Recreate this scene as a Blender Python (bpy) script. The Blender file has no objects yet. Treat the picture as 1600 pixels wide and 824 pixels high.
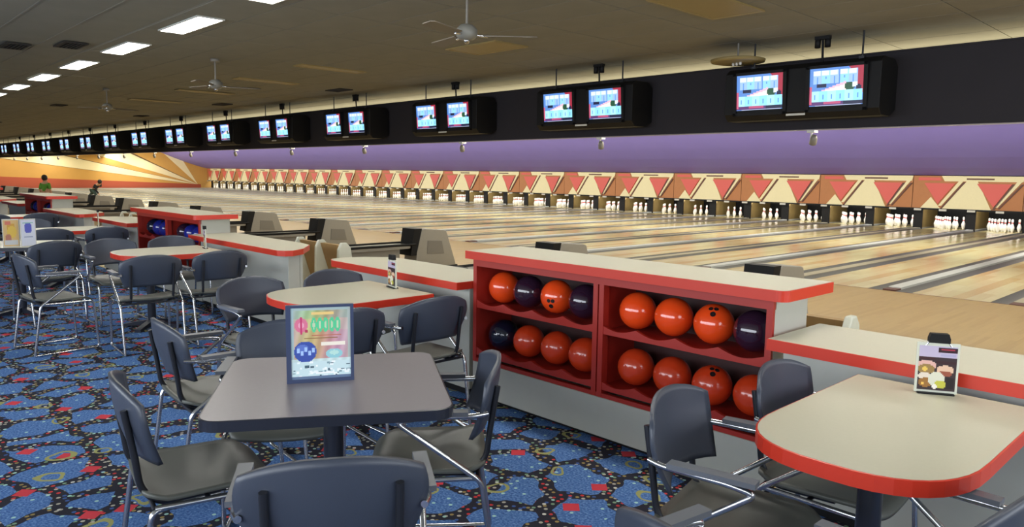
import bpy, math, random
from math import sin, cos, pi, radians
from mathutils import Vector, Matrix
random.seed(7)
S = bpy.context.scene
COL = S.collection

# ------------------------------------------------------------------ camera
def cam_axes(yaw, pitch, roll):
    fw = Vector((-sin(yaw)*cos(pitch), cos(yaw)*cos(pitch), -sin(pitch)))
    rt = Vector((cos(yaw), sin(yaw), 0)); up = rt.cross(fw)
    return cos(roll)*rt+sin(roll)*up, -sin(roll)*rt+cos(roll)*up, fw
r_, u_, f_ = cam_axes(.8062, .1197, .0142)
cam = bpy.data.cameras.new('camera'); co = bpy.data.objects.new('camera', cam); COL.objects.link(co)
M = Matrix(((r_.x, u_.x, -f_.x, 0), (r_.y, u_.y, -f_.y, 0), (r_.z, u_.z, -f_.z, 1.55), (0, 0, 0, 1)))
co.matrix_world = M
cam.sensor_width = 36; cam.lens = 36*1155.85/1600; cam.clip_start = .05; cam.clip_end = 300
S.camera = co

# ------------------------------------------------------------------ world, lights, exposure
w = bpy.data.worlds.new('world'); S.world = w; w.use_nodes = True
w.node_tree.nodes['Background'].inputs[0].default_value = (.5, .55, .65, 1)
w.node_tree.nodes['Background'].inputs[1].default_value = .15
S.view_settings.view_transform = 'Standard'; S.view_settings.look = 'None'
S.view_settings.exposure = 0; S.view_settings.gamma = 1; S.view_settings.use_curve_mapping = False

def area(name, loc, rot, sx, sy, power, color, spread=180):
    l = bpy.data.lights.new(name, 'AREA'); l.shape = 'RECTANGLE'; l.size = sx; l.size_y = sy
    l.energy = power; l.color = color; l.spread = radians(spread)
    o = bpy.data.objects.new(name, l); COL.objects.link(o); o.location = loc; o.rotation_euler = rot
    return o
WARM = (1, .96, .86); COOL = (.85, .92, 1)
# fluorescent rows over the lanes, hidden from the seats by the dark soffit
area('lane_light_row', (-36, 11.2, 3.16), (radians(10), 0, 0), 78, .35, 1000, WARM)
area('lane_light_row', (-36, 15.5, 3.16), (0, 0, 0), 78, .35, 1900, WARM)
area('mask_light_row', (-36, 20.5, 3.1), (radians(50), 0, 0), 78, .3, 3600, WARM)
area('added_ceiling_uplight', (-36, 10.5, 2.72), (radians(180), 0, 0), 78, .7, 620, (1, .92, .66))  # added uplight without a fixture, brightens the ceiling around the soffit
area('pin_light_row', (-36, 29.9, .66), (radians(40), 0, 0), 78, .12, 800, (1, .97, .9))
# uplight bounced by the lit approach: wall washers on the mural
for y in (13, 16.5, 20, 23.5, 27):
    area('mural_light', (-74.1, y, 3.1), (0, radians(-25), 0), .5, 1.2, 60, (1, .9, .68))
# strip light under the soffit, washing the approach floor
area('soffit_strip_light', (-36, 9.43, 2.155), (radians(-12), 0, 0), 78, .05, 600, (1, .92, .74))
# cool fill added on the right-hand side, then daylight from windows behind the seats
area('fill_and_window_light', (3.4, 4.5, 1.9), (0, radians(90), 0), 1.7, 9, 260, COOL)
area('fill_and_window_light', (-4.0, -3.6, 1.9), (radians(90), 0, 0), 14, 1.7, 620, COOL)
# the fluorescent row above the near tables, outside the top of the frame, is built with the other fixtures
FIX_POWER = 30

# ------------------------------------------------------------------ materials
def lin(c):
    c = c/255
    return c/12.92 if c <= .04045 else ((c+.055)/1.055)**2.4
def rgb(r, g, b): return (lin(r), lin(g), lin(b), 1)
def mat(name, col, rough=.5, metal=0, noise=0, nscale=20, spec=.5, emit=None, estr=0, bump=0, bscale=200, coat=0):
    m = bpy.data.materials.new(name); m.use_nodes = True; nt = m.node_tree; b = nt.nodes['Principled BSDF']
    b.inputs['Base Color'].default_value = col; b.inputs['Roughness'].default_value = rough
    b.inputs['Metallic'].default_value = metal; b.inputs['Specular IOR Level'].default_value = spec
    b.inputs['Coat Weight'].default_value = coat
    tc = nt.nodes.new('ShaderNodeTexCoord')
    if noise:
        n = nt.nodes.new('ShaderNodeTexNoise'); n.inputs['Scale'].default_value = nscale; n.inputs['Detail'].default_value = 4
        nt.links.new(tc.outputs['Object'], n.inputs['Vector'])
        mx = nt.nodes.new('ShaderNodeMix'); mx.data_type = 'RGBA'
        mx.inputs[6].default_value = [c*(1-noise) for c in col[:3]]+[1]
        mx.inputs[7].default_value = [min(1, c*(1+noise)) for c in col[:3]]+[1]
        nt.links.new(n.outputs['Fac'], mx.inputs[0]); nt.links.new(mx.outputs[2], b.inputs['Base Color'])
    if bump:
        n2 = nt.nodes.new('ShaderNodeTexNoise'); n2.inputs['Scale'].default_value = bscale
        nt.links.new(tc.outputs['Object'], n2.inputs['Vector'])
        bp = nt.nodes.new('ShaderNodeBump'); bp.inputs['Strength'].default_value = bump; bp.inputs['Distance'].default_value = .002
        nt.links.new(n2.outputs['Fac'], bp.inputs['Height']); nt.links.new(bp.outputs[0], b.inputs['Normal'])
    if emit:
        b.inputs['Emission Color'].default_value = emit; b.inputs['Emission Strength'].default_value = estr
    return m
def ramp(nt, stops, interp='LINEAR'):
    r = nt.nodes.new('ShaderNodeValToRGB'); r.color_ramp.interpolation = interp
    e = r.color_ramp.elements
    while len(e) < len(stops): e.new(.5)
    for i, (p, c) in enumerate(stops): e[i].position = p; e[i].color = c
    return r
def mth(nt, op, a, b=None, clamp=False):
    n = nt.nodes.new('ShaderNodeMath'); n.operation = op; n.use_clamp = clamp
    for i, v in enumerate((a, b)):
        if v is None: continue
        if isinstance(v, (int, float)): n.inputs[i].default_value = v
        else: nt.links.new(v, n.inputs[i])
    return n.outputs[0]
def mixc(nt, fac, a, b):
    n = nt.nodes.new('ShaderNodeMix'); n.data_type = 'RGBA'
    for i, v in ((0, fac), (6, a), (7, b)):
        if isinstance(v, (tuple, float, int)): n.inputs[i].default_value = v
        else: nt.links.new(v, n.inputs[i])
    return n.outputs[2]
def mapping(nt, scale, loc=(0, 0, 0)):
    tc = nt.nodes.new('ShaderNodeTexCoord'); mp = nt.nodes.new('ShaderNodeMapping')
    mp.inputs['Scale'].default_value = scale; mp.inputs['Location'].default_value = loc
    nt.links.new(tc.outputs['Object'], mp.inputs['Vector']); return mp.outputs[0]

def carpet_material():
    m = mat('carpet', rgb(60, 90, 160), .95, spec=.15); nt = m.node_tree; b = nt.nodes['Principled BSDF']
    v = mapping(nt, (1, 1, 1))
    nz = nt.nodes.new('ShaderNodeTexNoise'); nz.inputs['Scale'].default_value = 3.5; nz.inputs['Detail'].default_value = 2
    nt.links.new(v, nz.inputs['Vector'])
    sub = nt.nodes.new('ShaderNodeVectorMath'); sub.operation = 'MULTIPLY_ADD'
    nt.links.new(nz.outputs['Color'], sub.inputs[0]); sub.inputs[1].default_value = (.22, .22, 0)
    nt.links.new(v, sub.inputs[2])
    def voro(scale, feature, vec, rnd=1.0):
        n = nt.nodes.new('ShaderNodeTexVoronoi'); n.feature = feature; n.voronoi_dimensions = '2D'
        n.inputs['Scale'].default_value = scale; n.inputs['Randomness'].default_value = rnd
        nt.links.new(vec, n.inputs['Vector']); return n
    e = voro(3.3, 'DISTANCE_TO_EDGE', sub.outputs[0], .8)
    blob = mth(nt, 'GREATER_THAN', e.outputs['Distance'], .13)
    fine = nt.nodes.new('ShaderNodeTexNoise'); fine.inputs['Scale'].default_value = 90; fine.inputs['Detail'].default_value = 3
    nt.links.new(v, fine.inputs['Vector'])
    blue = ramp(nt, [(.32, rgb(50, 82, 136)), (.5, rgb(74, 110, 164)), (.68, rgb(110, 144, 190))])
    nt.links.new(fine.outputs['Fac'], blue.inputs[0])
    c = mixc(nt, blob, rgb(40, 40, 50), blue.outputs[0])
    # confetti dots in the dark channels
    d = voro(27, 'F1', v); dm = mth(nt, 'LESS_THAN', d.outputs['Distance'], .26)
    sep = nt.nodes.new('ShaderNodeSeparateColor'); nt.links.new(d.outputs['Color'], sep.inputs[0])
    dc = ramp(nt, [(0, rgb(170, 165, 150)), (.25, rgb(150, 130, 80)), (.45, rgb(190, 60, 60)), (.6, rgb(120, 150, 120)), (.75, rgb(60, 90, 150)), (.9, rgb(200, 200, 190))], 'CONSTANT')
    nt.links.new(sep.outputs[0], dc.inputs[0])
    inch = mth(nt, 'LESS_THAN', e.outputs['Distance'], .13)
    rare = mth(nt, 'GREATER_THAN', sep.outputs[1], .12)
    dmask = mth(nt, 'MULTIPLY', mth(nt, 'MULTIPLY', dm, inch), rare)
    c = mixc(nt, dmask, c, dc.outputs[0])
    # sparse specks on the blue
    d2 = voro(14, 'F1', v); s2 = nt.nodes.new('ShaderNodeSeparateColor'); nt.links.new(d2.outputs['Color'], s2.inputs[0])
    sp = mth(nt, 'MULTIPLY', mth(nt, 'LESS_THAN', d2.outputs['Distance'], .13), mth(nt, 'GREATER_THAN', s2.outputs[0], .72))
    c = mixc(nt, sp, c, rgb(160, 200, 190))
    # red triangles / patches
    tv = voro(2.3, 'F1', v); tv.distance = 'MANHATTAN'
    ts = nt.nodes.new('ShaderNodeSeparateColor'); nt.links.new(tv.outputs['Color'], ts.inputs[0])
    tr = mth(nt, 'MULTIPLY', mth(nt, 'LESS_THAN', tv.outputs['Distance'], .125), mth(nt, 'GREATER_THAN', ts.outputs[0], .25))
    c = mixc(nt, tr, c, rgb(196, 62, 72))
    # olive rings
    rv = voro(1.9, 'F1', sub.outputs[0]); rr = mth(nt, 'ABSOLUTE', mth(nt, 'SUBTRACT', rv.outputs['Distance'], .09))
    c = mixc(nt, mth(nt, 'LESS_THAN', rr, .018), c, rgb(150, 150, 95))
    nt.links.new(c, b.inputs['Base Color'])
    bp = nt.nodes.new('ShaderNodeBump'); bp.inputs['Strength'].default_value = .5; bp.inputs['Distance'].default_value = .004
    n3 = nt.nodes.new('ShaderNodeTexNoise'); n3.inputs['Scale'].default_value = 300; nt.links.new(v, n3.inputs['Vector'])
    nt.links.new(n3.outputs['Fac'], bp.inputs['Height']); nt.links.new(bp.outputs[0], b.inputs['Normal'])
    return m

def board_material(name, c1, c2, c3, rough, bw, bl, seam=.0):
    """wood boards running along +Y"""
    m = mat(name, c1, rough, spec=.5); nt = m.node_tree; b = nt.nodes['Principled BSDF']
    tc = nt.nodes.new('ShaderNodeTexCoord'); mp = nt.nodes.new('ShaderNodeMapping')
    mp.inputs['Rotation'].default_value = (0, 0, radians(90))
    nt.links.new(tc.outputs['Object'], mp.inputs['Vector'])
    br = nt.nodes.new('ShaderNodeTexBrick'); br.inputs['Scale'].default_value = 1
    br.inputs['Brick Width'].default_value = bl; br.inputs['Row Height'].default_value = bw
    br.inputs['Mortar Size'].default_value = seam; br.offset = .37; br.inputs['Bias'].default_value = 0
    br.inputs['Color1'].default_value = (0, 0, 0, 1); br.inputs['Color2'].default_value = (1, 1, 1, 1); br.inputs['Mortar'].default_value = (.1, .1, .1, 1)
    nt.links.new(mp.outputs[0], br.inputs['Vector'])
    rp = ramp(nt, [(0, c2), (.35, c1), (.7, c3), (1, c1)])
    nt.links.new(br.outputs['Color'], rp.inputs[0])
    n = nt.nodes.new('ShaderNodeTexNoise'); n.inputs['Scale'].default_value = 1; n.inputs['Detail'].default_value = 5
    mp2 = nt.nodes.new('ShaderNodeMapping'); mp2.inputs['Scale'].default_value = (60, 3, 1)
    nt.links.new(tc.outputs['Object'], mp2.inputs['Vector']); nt.links.new(mp2.outputs[0], n.inputs['Vector'])
    hs = nt.nodes.new('ShaderNodeHueSaturation'); nt.links.new(rp.outputs[0], hs.inputs['Color'])
    nt.links.new(mth(nt, 'MULTIPLY_ADD', n.outputs['Fac'], .24), hs.inputs['Value'])
    hs.inputs['Value'].links[0].from_node.inputs[2].default_value = .88
    nt.links.new(hs.outputs[0], b.inputs['Base Color'])
    return m

K = {}
K['carpet'] = carpet_material()
K['lane'] = board_material('lane_maple', rgb(208, 196, 144), rgb(204, 178, 120), rgb(224, 216, 168), .16, .2, 1.9)
K['approach'] = board_material('approach_maple', rgb(172, 146, 92), rgb(166, 138, 84), rgb(178, 152, 98), .3, .06, 1.2)
K['gutter'] = mat('gutter', rgb(118, 117, 112), .35, noise=.1)
K['cap_grey'] = mat('capping_grey', rgb(196, 198, 194), .4, noise=.06)
K['cap_dark'] = mat('capping_dark', rgb(168, 160, 136), .45)
K['black'] = mat('black', rgb(14, 14, 16), .6, spec=.3)
K['soffit'] = mat('soffit_black', rgb(36, 33, 39), .85, noise=.12, nscale=3)
K['soffit_edge'] = mat('soffit_edge', rgb(150, 140, 140), .6)
K['purple'] = mat('purple_paint', rgb(134, 122, 206), .7, noise=.05, nscale=1.5)
K['mask_red'] = mat('mask_red', rgb(208, 92, 84), .55)
K['mask_cream'] = mat('mask_cream', rgb(226, 216, 172), .55, noise=.04)
K['mask_brown'] = mat('mask_brown', rgb(172, 112, 64), .55, noise=.08, nscale=6)
K['mask_dark'] = mat('mask_dark', rgb(92, 56, 46), .6)
K['kick'] = mat('kickback_olive', rgb(128, 108, 66), .5, noise=.2, nscale=8)
K['pin'] = mat('pin_white', rgb(238, 236, 232), .25, coat=.3)
K['pinred'] = mat('pin_red', rgb(200, 30, 30), .3)
K['plate'] = mat('plate', rgb(200, 198, 188), .5)
K['ceil'] = mat('ceiling_tile', rgb(134, 132, 122), .95, noise=.1, nscale=2.5, bump=.3, bscale=120, spec=.1)
K['grid'] = mat('ceiling_grid', rgb(124, 121, 110), .8)
K['vent'] = mat('vent_dark', rgb(40, 36, 32), .8)
K['troffer'] = mat('troffer_unlit', rgb(142, 124, 78), .5, noise=.1, nscale=4)
K['diff'] = mat('light_diffuser', rgb(250, 250, 245), .5, emit=(1, .97, .9, 1), estr=34)
K['white'] = mat('white_metal', rgb(205, 205, 200), .4)
K['chrome'] = mat('chrome', rgb(198, 200, 204), .22, metal=1)
K['shell'] = mat('chair_shell', rgb(57, 63, 76), .4, noise=.06, nscale=8, bump=.15, bscale=500)
K['seat'] = mat('chair_seat', rgb(84, 86, 80), .42, noise=.06, nscale=8, bump=.15, bscale=500)
K['darktube'] = mat('dark_tube', rgb(44, 46, 52), .35, metal=.4)
K['armgrey'] = mat('arm_grey', rgb(96, 100, 108), .4)
K['lam_grey'] = mat('laminate_grey', rgb(124, 117, 122), .33, noise=.05, nscale=60)
K['fan_grey'] = mat('fan_grey', rgb(118, 118, 112), .4)
K['fan_blade'] = mat('fan_blade', rgb(104, 96, 84), .5)
K['frame_blue'] = mat('frame_blue', rgb(62, 72, 102), .3)
K['edge_navy'] = mat('edge_navy', rgb(34, 37, 48), .3)
K['lam_cream'] = mat('laminate_cream', rgb(188, 184, 162), .35, noise=.035, nscale=80)
K['edge_red'] = mat('edge_red', rgb(198, 52, 32), .35)
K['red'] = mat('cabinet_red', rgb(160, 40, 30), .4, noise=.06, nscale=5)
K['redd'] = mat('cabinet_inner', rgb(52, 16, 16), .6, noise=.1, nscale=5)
K['wallgrey'] = mat('laminate_wall_grey', rgb(176, 176, 166), .5, noise=.04, nscale=12)
K['orange'] = mat('ball_orange', rgb(232, 74, 26), .12, noise=.12, nscale=9, coat=.5)
K['orange2'] = mat('ball_orange_deep', rgb(206, 62, 28), .18, noise=.14, nscale=9, coat=.5)
K['plum'] = mat('ball_plum', rgb(44, 24, 42), .1, noise=.4, nscale=7, coat=.6)
K['navy'] = mat('ball_navy', rgb(20, 24, 44), .1, noise=.4, nscale=7, coat=.6)
K['blue'] = mat('ball_blue', rgb(30, 40, 130), .12, noise=.3, nscale=7, coat=.6)
K['hood'] = mat('hood_grey', rgb(150, 146, 136), .5, noise=.04)
K['hoodd'] = mat('hood_logo_grey', rgb(124, 120, 112), .5)
K['tan'] = mat('tan_plastic', rgb(176, 144, 96), .5, noise=.06)
K['settee'] = mat('settee_white', rgb(206, 208, 192), .4)
K['gold'] = mat('mural_gold', rgb(205, 158, 84), .7, noise=.08, nscale=1.2)
K['ivory'] = mat('mural_ivory', rgb(238, 226, 186), .7, noise=.05, nscale=1.5)
K['muralred'] = mat('mural_red', rgb(176, 84, 60), .7, noise=.06)
K['muralline'] = mat('mural_line', rgb(110, 84, 50), .7)
K['wallplain'] = mat('wall_paint', rgb(150, 142, 130), .9)
K['stepedge'] = mat('step_nosing', rgb(200, 180, 130), .5)
K['skin'] = mat('skin', rgb(196, 148, 118), .6)
K['hair'] = mat('hair', rgb(24, 18, 16), .6)
K['green'] = mat('shirt_green', rgb(88, 150, 50), .8)
K['jacket'] = mat('jacket_black', rgb(20, 22, 28), .8)
K['trous'] = mat('trousers', rgb(52, 74, 70), .8)
K['jeans'] = mat('jeans', rgb(50, 60, 90), .8)
def vcol_mat(name, emit=0, rough=.4):
    m = mat(name, (1, 1, 1, 1), rough); nt = m.node_tree; b = nt.nodes['Principled BSDF']
    a = nt.nodes.new('ShaderNodeVertexColor'); a.layer_name = 'Col'
    if emit:
        b.inputs['Base Color'].default_value = (.02, .02, .03, 1)
        nt.links.new(a.outputs[0], b.inputs['Emission Color']); b.inputs['Emission Strength'].default_value = emit
    else: nt.links.new(a.outputs[0], b.inputs['Base Color'])
    return m
K['screen'] = vcol_mat('screen_picture', 1.25)
K['print'] = vcol_mat('printed_card', 0)

# ------------------------------------------------------------------ mesh helpers
class MB:
    def __init__(s): s.v = []; s.f = []; s.m = []; s.sm = []
    def add(s, vs, fs, mi=0, smooth=False):
        o = len(s.v); s.v += [tuple(v) for v in vs]; s.f += [tuple(i+o for i in f) for f in fs]
        s.m += [mi]*len(fs); s.sm += [smooth]*len(fs); return s
    def box(s, x0, x1, y0, y1, z0, z1, mi=0):
        return s.add([(x, y, z) for z in (z0, z1) for y in (y0, y1) for x in (x0, x1)],
              [(0, 2, 3, 1), (4, 5, 7, 6), (0, 1, 5, 4), (2, 6, 7, 3), (0, 4, 6, 2), (1, 3, 7, 5)], mi)
    def prism(s, poly, z0, z1, mi=0, side=None, axis='z', smooth=False):
        """extrude polygon; axis z: poly in xy; axis y: poly in xz, extruded y; axis x: poly in yz"""
        n = len(poly); side = mi if side is None else side
        P = {'z': lambda a, b, c: (a, b, c), 'y': lambda a, b, c: (a, c, b), 'x': lambda a, b, c: (c, a, b)}[axis]
        area2 = sum(poly[i][0]*poly[(i+1) % n][1]-poly[(i+1) % n][0]*poly[i][1] for i in range(n))
        if area2 < 0: poly = poly[::-1]
        vs = [P(a, b, z0) for a, b in poly]+[P(a, b, z1) for a, b in poly]
        o = len(s.v)
        flip = axis == 'y'
        bot = tuple(range(n))[::-1]; top = tuple(range(n, 2*n))
        sides = [(i, (i+1) % n, n+(i+1) % n, n+i) for i in range(n)]
        if flip: bot = bot[::-1]; top = top[::-1]; sides = [q[::-1] for q in sides]
        s.add(vs, [bot, top], mi)
        s.f += [tuple(i+o for i in q) for q in sides]; s.m += [side]*n; s.sm += [smooth]*n
        return s
    def tube(s, pts, r, seg=8, mi=0, fillet=0, closed=False):
        pts = [Vector(p) for p in pts]
        if fillet:
            q = [pts[0]]
            for i in range(1, len(pts)-1):
                a, b, c = pts[i-1], pts[i], pts[i+1]
                d = min(fillet, (a-b).length*.45, (c-b).length*.45)
                p0 = b+(a-b).normalized()*d; p2 = b+(c-b).normalized()*d
                for t in (0, .25, .5, .75, 1): q.append(p0*(1-t)**2+b*2*t*(1-t)+p2*t*t)
            q.append(pts[-1]); pts = q
        n = len(pts); rings = []; up = Vector((0.13, .29, .95)).normalized()
        prev = None
        for i, p in enumerate(pts):
            t = (pts[min(i+1, n-1)]-pts[max(i-1, 0)]).normalized()
            if prev is None:
                a = t.cross(up)
                if a.length < .1: a = t.cross(Vector((1, 0, 0)))
                a.normalize()
            else: a = (prev-t*prev.dot(t)).normalized()
            prev = a; b = t.cross(a)
            rings.append([p+(a*cos(2*pi*k/seg)+b*sin(2*pi*k/seg))*r for k in range(seg)])
        vs = [v for rg in rings for v in rg]
        fs = [(i*seg+k, i*seg+(k+1) % seg, (i+1)*seg+(k+1) % seg, (i+1)*seg+k) for i in range(n-1) for k in range(seg)]
        s.add(vs, fs, mi, True)
        s.add(rings[0], [tuple(range(seg))[::-1]], mi); s.add(rings[-1], [tuple(range(seg))], mi)
        return s
    def lathe(s, prof, seg=16, c=(0, 0, 0), mi=0, smooth=True, mis=None):
        """prof: (r,z) from bottom to top"""
        n = len(prof); vs = [(c[0]+r*cos(2*pi*k/seg), c[1]+r*sin(2*pi*k/seg), c[2]+z) for r, z in prof for k in range(seg)]
        o = len(s.v); s.v += vs
        for i in range(n-1):
            for k in range(seg):
                s.f.append((o+i*seg+k, o+i*seg+(k+1) % seg, o+(i+1)*seg+(k+1) % seg, o+(i+1)*seg+k))
                s.m.append(mis[i] if mis else mi); s.sm.append(smooth)
        if prof[0][0] > 1e-4: s.f.append(tuple(o+k for k in range(seg))[::-1]); s.m.append(mi); s.sm.append(False)
        if prof[-1][0] > 1e-4: s.f.append(tuple(o+(n-1)*seg+k for k in range(seg))); s.m.append(mi); s.sm.append(False)
        return s
    def shell(s, fn, nu, nv, th, mi=0, mask=None):
        """fn(u,v)->(point, normal); solid sheet with thickness th"""
        A = [[fn(i/nu, j/nv) for i in range(nu+1)] for j in range(nv+1)]
        top = [Vector(p) for row in A for p, _ in row]; bot = [Vector(p)-Vector(nn).normalized()*th for row in A for p, nn in row]
        W = nu+1; N = W*(nv+1); vs = top+bot; fs = []
        for j in range(nv):
            for i in range(nu):
                a = j*W+i; fs.append((a, a+1, a+W+1, a+W)); fs.append((N+a, N+a+W, N+a+W+1, N+a+1))
        ed = [j*W for j in range(nv+1)]
        for j in range(nv):
            a = j*W; fs.append((a, a+W, N+a+W, N+a)); a = j*W+nu; fs.append((a+W, a, N+a, N+a+W))
        for i in range(nu):
            a = i; fs.append((a+1, a, N+a, N+a+1)); a = nv*W+i; fs.append((a, a+1, N+a+1, N+a))
        return s.add(vs, fs, mi, True)
    def build(s, name, mats, parent=None, loc=None):
        me = bpy.data.meshes.new(name); me.from_pydata(s.v, [], s.f)
        for m in (mats if isinstance(mats, (list, tuple)) else [mats]): me.materials.append(K[m])
        me.polygons.foreach_set('material_index', s.m); me.polygons.foreach_set('use_smooth', s.sm); me.update()
        o = bpy.data.objects.new(name, me); COL.objects.link(o)
        if parent: o.parent = parent
        if loc: o.location = loc
        return o
def sharp(o, ang=40):
    m = o.modifiers.new('edge_split', 'EDGE_SPLIT'); m.split_angle = radians(ang); return o
def bevel(o, wd=.004, seg=2):
    m = o.modifiers.new('bevel', 'BEVEL'); m.width = wd; m.segments = seg; m.limit_method = 'ANGLE'; m.angle_limit = radians(50); return o
def tag(o, label, cat, group=None, kind=None):
    if label: o['label'] = label
    if cat: o['category'] = cat
    if group: o['group'] = group
    if kind: o['kind'] = kind
    return o
def thing(name, label, cat, loc=(0, 0, 0), rz=0, group=None):
    o = bpy.data.objects.new(name, None); COL.objects.link(o); o.empty_display_size = .1
    o.location = loc; o.rotation_euler = (0, 0, rz); return tag(o, label, cat, group)
def dup(root, loc, rz=None, label=None, group=None, parent=None):
    r = root.copy(); COL.objects.link(r); r.location = loc
    if rz is not None: r.rotation_euler = (0, 0, rz)
    if label: r['label'] = label
    if group: r['group'] = group
    def rec(src, dst):
        for ch in list(src.children):
            c = ch.copy(); COL.objects.link(c); c.parent = dst; rec(ch, c)
    rec(root, r); return r
def struct(name, mb, mats, label=None, parent=None):
    o = mb.build(name, mats, parent)
    if not parent: o['kind'] = 'structure'
    if label: o['label'] = label
    return o
ORD = ['first', 'second', 'third', 'fourth', 'fifth', 'sixth', 'seventh', 'eighth', 'ninth', 'tenth', 'eleventh', 'twelfth', 'thirteenth',
       'fourteenth', 'fifteenth', 'sixteenth', 'seventeenth', 'eighteenth', 'nineteenth', 'twentieth']
TENS = {2: 'twenty', 3: 'thirty', 4: 'forty'}
def ordn(n):
    if n < 20: return ORD[n]
    t, u = divmod(n+1, 10)
    if u == 0: return {3: 'thirtieth', 4: 'fortieth', 5: 'fiftieth'}[t]
    return TENS[t]+'-'+ORD[u-1]
def fromright(n, what): return ('rightmost ' if n == 0 else ordn(n)+' ')+what+('' if n == 0 else ' counted from the right')

# picture painter: grid of coloured quads
class Pic:
    def __init__(s, w, h, bg): s.w, s.h = w, h; s.p = [[bg]*w for _ in range(h)]
    def rect(s, x0, y0, x1, y1, c):
        for y in range(max(0, int(y0)), min(s.h, int(y1))):
            for x in range(max(0, int(x0)), min(s.w, int(x1))): s.p[y][x] = c
    def ell(s, cx, cy, rx, ry, c, hole=0):
        for y in range(s.h):
            for x in range(s.w):
                d = ((x+.5-cx)/rx)**2+((y+.5-cy)/ry)**2
                if hole <= d <= 1: s.p[y][x] = c
    def tri(s, a, b, c_, col):
        def sg(p, q, r): return (p[0]-r[0])*(q[1]-r[1])-(q[0]-r[0])*(p[1]-r[1])
        for y in range(s.h):
            for x in range(s.w):
                p = (x+.5, y+.5); d = (sg(p, a, b), sg(p, b, c_), sg(p, c_, a))
                if not (min(d) < 0 < max(d)): s.p[y][x] = col
    def build(s, name, mt, W, H, parent, y=0, z0=0, x0=None, th=.002, facing=-1):
        """upright sheet in XZ, looking to -Y, with a thin backing"""
        mb = MB(); x0 = -W/2 if x0 is None else x0
        vs = [(x0+W*i/s.w, y, z0+H*(1-j/s.h)) for j in range(s.h+1) for i in range(s.w+1)]
        fs = [(j*(s.w+1)+i, (j+1)*(s.w+1)+i, (j+1)*(s.w+1)+i+1, j*(s.w+1)+i+1) for j in range(s.h) for i in range(s.w)]
        mb.add(vs, fs); n = len(fs); mb.box(x0, x0+W, y+.0005, y+th, z0, z0+H)
        o = mb.build(name, mt, parent)
        ca = o.data.color_attributes.new('Col', 'FLOAT_COLOR', 'CORNER')
        cols = []
        for f in o.data.polygons:
            if f.index < n:
                c = s.p[f.index//s.w][f.index % s.w]
                c = (lin(c[0]), lin(c[1]), lin(c[2]), 1)
            else: c = (.6, .6, .6, 1)
            cols += list(c)*len(f.vertices)
        ca.data.foreach_set('color', cols)
        return o

# ================================================================== STRUCTURE
P = 3.45; X0, X1 = -75.2, 3.6; LZ = -.2; YF = 12.4; YM = 29.5; CZ = 3.25
struct('floor', MB().box(X0, X1, -4, 3.4, -.3, 0), 'carpet', 'blue carpet with black confetti channels and red shapes')
# wooden settee and approach floor, two steps below the carpet
ap = struct('floor.001', MB().box(X0, X1, 3.4, YF, LZ-.1, LZ).box(X0, X1, YF, 33, LZ-.16, LZ-.13, 1), ['approach', 'black'], 'tan wooden approach and settee floor')
struct('wall_left', MB().box(X0-.2, X0, -4, 33, -.3, CZ+.1), 'gold', 'far side wall painted with a sunburst')
struct('wall_back', MB().box(X0, X1, -4.2, -4, -.3, CZ+.1), 'wallplain')
struct('wall_right', MB().box(X1, X1+.2, -4, 33, -.3, CZ+.1), 'wallplain')
struct('wall_front', MB().box(X0, X1, 33, 33.2, -.3, CZ+.1), 'black')
# ceiling: plain slab, modelled tiles near the camera
ceil = struct('ceiling', MB().box(X0, X1, -4, 33, CZ+.004, CZ+.15), 'ceil', 'beige suspended tile ceiling')
TX, TY = 1.21, .61
tx0 = -9.1-TX/2-TX*4; ty0 = 3.44-TY/2
fixt = {}
tileA = None; cnt = 0
lights_x = [-9.1+2.42*k for k in range(-27, 6)]
used = set()
def tile_ix(x, y): return (round((x-(tx0+TX/2))/TX), round((y-(ty0+TY/2))/TY))
for i in range(0, 17):
    for j in range(0, 16):
        cx, cy = tx0+TX*(i+.5), ty0+TY*(j+.5)
        if cx > X1-.6: continue
        if tileA is None:
            mb = MB(); g = .006
            mb.prism([(-TX/2+g, -TY/2+g), (TX/2-g, -TY/2+g), (TX/2-g, TY/2-g), (-TX/2+g, TY/2-g)], -.006, .0035)
            tileA = mb.build('ceiling_tile', 'ceil', ceil, (cx, cy, CZ)); o = tileA
        else:
            o = tileA.copy(); COL.objects.link(o); o.location = (cx, cy, CZ)
        cnt += 1
mb = MB()
for i in range(-52, 18):
    if not 0 <= i <= 17: mb.box(tx0+TX*i-.012, tx0+TX*i+.012, -4, 9.3, CZ-.001, CZ+.0035)
for j in range(-12, 17): mb.box(X0, X1, ty0+TY*j-.012, ty0+TY*j+.012, CZ-.0005, CZ+.003)
g = mb.build('ceiling_grid', 'grid', ceil); g['kind'] = 'stuff'

# soffit with its thin pale lower trim
sof = struct('trim_1', MB().box(X0, X1, 9.33, 9.5, 2.172, 3.035), 'soffit', 'long black soffit hanging over the lanes')
MB().box(X0, X1, 9.32, 9.36, 2.16, 2.174).build('edge_strip', 'soffit_edge', sof)
MB().box(X0, X1, 9.31, 9.5, 3.03, 3.05).build('top_rail', 'soffit', sof)
# slanted purple panel above the masking units (curved a little)
pp = [(YM+.02, 1.74), (28.6, 1.98), (27.5, 2.32), (26.4, 2.72), (25.3, 3.15), (24.9, CZ+.02), (25.0, CZ+.06), (26.5, 2.8), (29.6, 1.8)]
struct('trim_2', MB().prism(pp, X0, X1, axis='x'), 'purple', 'long slanted purple panel above the masking units')

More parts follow.
